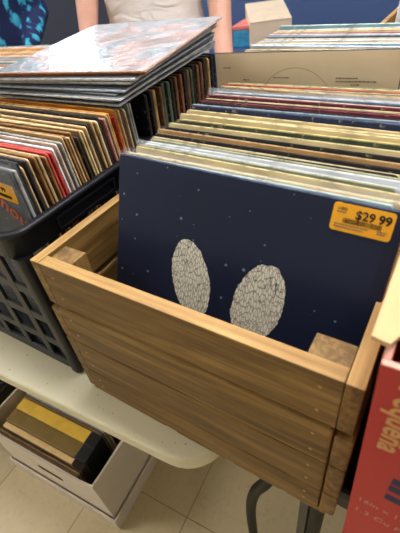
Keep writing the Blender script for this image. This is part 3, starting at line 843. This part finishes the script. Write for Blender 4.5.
def person(label, loc, rz, elbows, wrists, hands_dir, skin, shirt_m, trouser_m, hair_m, sleeve_end, build=1.0):
    t = thing('person', label, 'person', loc, rz)
    bm = bmesh.new()
    loft(bm, [ell(.84, .14, .10), ell(.95, .155, .105), ell(1.08, .135, .095), ell(1.25, .155, .105, -.005), ell(1.38, .16, .10), ell(1.45, .10, .075), ell(1.50, .055, .055)])
    limb(bm, [(0, 0, 1.46), (0, -.012, 1.58)], [.056, .053])
    ball(bm, (0, -.02, 1.655), .1, (.76, .92, 1.16)); ball(bm, (0, -.04, 1.60), .07, (.85, 1, .9))
    limb(bm, [(0, -.110, 1.665), (0, -.128, 1.635)], [.010, .015])
    for s_ in (-1, 1):
        ball(bm, (s_*.077, -.01, 1.65), .026, (.35, .7, 1.15))
        limb(bm, [(s_*.155, 0, 1.41), (s_*.18, 0, 1.40), elbows[s_], wrists[s_]], [.058, .054, .043, .026])
        hand(bm, wrists[s_], *hands_dir[s_])
        limb(bm, [(s_*.085, 0, .90), (s_*.095, -.01, .48), (s_*.10, .015, .09)], [.085, .056, .036])
        limb(bm, [(s_*.10, .02, .05), (s_*.105, -.14, .035)], [.038, .030])
    remesh('body', bm, .0065, skin, t)
    bm = bmesh.new(); q = build   # shirt
    loft(bm, [ell(.87, .185*q, .135*q), ell(1.0, .182*q, .130*q), ell(1.12, .172*q, .120*q), ell(1.26, .18*q, .122*q, -.005), ell(1.38, .175*q, .115*q), ell(1.455, .115, .088), ell(1.475, .075, .07)])
    for s_ in (-1, 1):
        E = Vector(elbows[s_]); Sh = Vector((s_*.18, 0, 1.395)); Wp = Vector(wrists[s_])
        if sleeve_end <= 1: limb(bm, [(s_*.12, 0, 1.395), (s_*.16, 0, 1.400), Sh, Sh.lerp(E, sleeve_end)], [.078, .078, .074, .066])
        else: limb(bm, [(s_*.12, 0, 1.395), (s_*.16, 0, 1.400), Sh, E, E.lerp(Wp, .9)], [.078, .078, .074, .058, .042])
    remesh('shirt', bm, .010, shirt_m, t, 6)
    bm = bmesh.new()
    loft(bm, [ell(.80, .15, .115), ell(.90, .165, .118), ell(.99, .158, .112)])
    for s_ in (-1, 1): limb(bm, [(s_*.085, 0, .88), (s_*.095, -.01, .48), (s_*.10, .012, .10)], [.098, .072, .058])
    remesh('trousers', bm, .011, trouser_m, t)
    for s_ in (-1, 1):
        bm = bmesh.new(); limb(bm, [(s_*.10, .035, .047), (s_*.102, -.06, .047), (s_*.105, -.15, .042)], [.046, .046, .040])
        remesh('shoe', bm, .008, M['black_plastic'], t)
    bm = bmesh.new(); ball(bm, (0, .008, 1.688), .1, (.88, 1.0, 1.02)); ball(bm, (0, .04, 1.63), .075, (1, .8, 1.1))
    remesh('hair', bm, .010, hair_m, t)
    for s_ in (-1, 1):
        bm = bmesh.new(); ball(bm, (s_*.030, -.0985, 1.668), .0125); ey = obj('eye', bm, M['eye_white'], t, True); bm = bmesh.new(); ball(bm, (s_*.030, -.1075, 1.668), .0055); obj('pupil', bm, M['black_ink'], ey, True)
    bm = bmesh.new(); limb(bm, [(-.022, -.105, 1.597), (0, -.110, 1.596), (.022, -.105, 1.597)], [.004, .006, .004]); obj('mouth', bm, M['lips'], t, True)
    return t
M['eye_white'] = plain('eye_white', 'd8d2ca', .3)
M['lips'] = plain('lips', '9c5a50', .5)
def skin_m(name, c):
    t = NT(name); n = t.noise(t.coords(), 20, 3); b_ = Vector(lin(c)[:3])
    t.col(t.ramp(n, [(.3, tuple(b_*.94)+(1,)), (.7, tuple(b_*1.05)+(1,))])); t.set(.5, 0, .35)
    t.b.inputs['Subsurface Weight'].default_value = .08; t.b.inputs['Subsurface Radius'].default_value = (.01, .004, .002); return t.m
def white_shirt():
    t = NT('white_cotton'); v = t.coords()
    t.col(t.ramp(t.noise(v, 6, 3), [(.3, 'd8ccc4'), (.7, 'e0d6ce')])); t.set(.85, 0, .2)
    t.bump(t.math('ADD', t.noise(t.coords((1, 1, 2)), 9, 3, .5, 1.5), t.math('MULTIPLY', t.noise(v, 300, 1), .05)), .5, .02); return t.m
def leaf_shirt():
    t = NT('leaf_print_cotton'); v = t.coords((1, 1, .75))
    vo = t.n('ShaderNodeTexVoronoi', feature='SMOOTH_F1'); vo.inputs['Scale'].default_value = 24; t.l(v, vo.inputs['Vector'])
    n = t.noise(v, 16, 3, .5, 1.5)
    f = t.math('MULTIPLY', t.math('SUBTRACT', 1.0, vo.outputs['Distance']), n)
    t.col(t.ramp(f, [(.30, '1a2244'), (.34, '1c3358'), (.375, '2a7f9e'), (.46, '3fa3b8')])); t.set(.85, 0, .2); return t.m
denim = plain('dark_denim', '252c3c', .85, .15, 40)
HD = ((0, -.35, -.9), (0, -1, .2), (0, 0, -1))
def loc2(pos, rz, P):   # world -> person local
    return Matrix.Rotation(-rz, 3, 'Z') @ (Vector(P)-Vector(pos))
pos1, rz1 = (-.83, 1.15, FZ), RAD(36.9)
E1 = {-1: loc2(pos1, rz1, (-1.030, 1.03, .46)), 1: loc2(pos1, rz1, (-.592, 1.20, .42))}
W1 = {-1: loc2(pos1, rz1, (-.895, .845, .315)), 1: loc2(pos1, rz1, (-.462, .985, .215))}
H1 = {-1: ((.15, -.45, -.85), (.9, -.3, .2), (0, .6, -.5)), 1: ((-.05, -.35, -.9), (-.9, -.3, .1), (0, .6, -.4))}
person('person in a plain white shirt standing behind the pile of records', pos1, rz1, E1, W1, H1, skin_m('fair_skin', 'bf8f78'), white_shirt(), denim, plain('brown_hair', '3a281c', .7, .3, 60), .55)
pos2, rz2 = (-1.86, 1.14, FZ), RAD(50)
E2 = {-1: (-.27, .02, 1.12), 1: (.25, .03, 1.12)}; W2 = {-1: (-.20, -.16, .92), 1: (.16, -.19, .98)}
H2 = {-1: ((.3, -.6, -.7), (.8, -.3, .2), (0, .5, -.6)), 1: ((-.5, -.6, -.6), (-.7, -.3, .4), (0, .5, -.6))}
person('person in a navy shirt with a teal leaf print at the left edge', pos2, rz2, E2, W2, H2, skin_m('tan_skin', 'b98a70'), leaf_shirt(), denim, plain('black_hair', '1c1714', .7, .3, 60), 2, 1.12)

# ------------------------------------------------------------------ light, camera
W = bpy.data.worlds.new('world'); S.world = W; W.use_nodes = True
W.node_tree.nodes['Background'].inputs[0].default_value = lin('e6e2da'); W.node_tree.nodes['Background'].inputs[1].default_value = .38

yaw, pit, rol = -.643632881, .694697477, -.149055099
f = Vector((math.sin(yaw)*math.cos(pit), math.cos(yaw)*math.cos(pit), -math.sin(pit)))
r = Vector((math.cos(yaw), -math.sin(yaw), 0)); u = r.cross(f)
r_, u_ = r*math.cos(rol)+u*math.sin(rol), -r*math.sin(rol)+u*math.cos(rol)
cam = bpy.data.cameras.new('camera'); co = bpy.data.objects.new('camera', cam); COL.objects.link(co)
mw = Matrix((r_, u_, -f)).transposed().to_4x4(); mw.translation = (.205439, -.19342223, .56136227); co.matrix_world = mw
cam.sensor_fit = 'HORIZONTAL'; cam.sensor_width = 36; cam.lens = 390.679*36/400; cam.clip_start = .02
cam.dof.use_dof = True; cam.dof.focus_distance = .62; cam.dof.aperture_fstop = 11
S.camera = co
S.view_settings.view_transform = 'Standard'; S.view_settings.look = 'None'; S.view_settings.gamma = 1
S.view_settings.use_curve_mapping = False
S.view_settings.exposure = 0.95
S.cycles.use_denoising = True
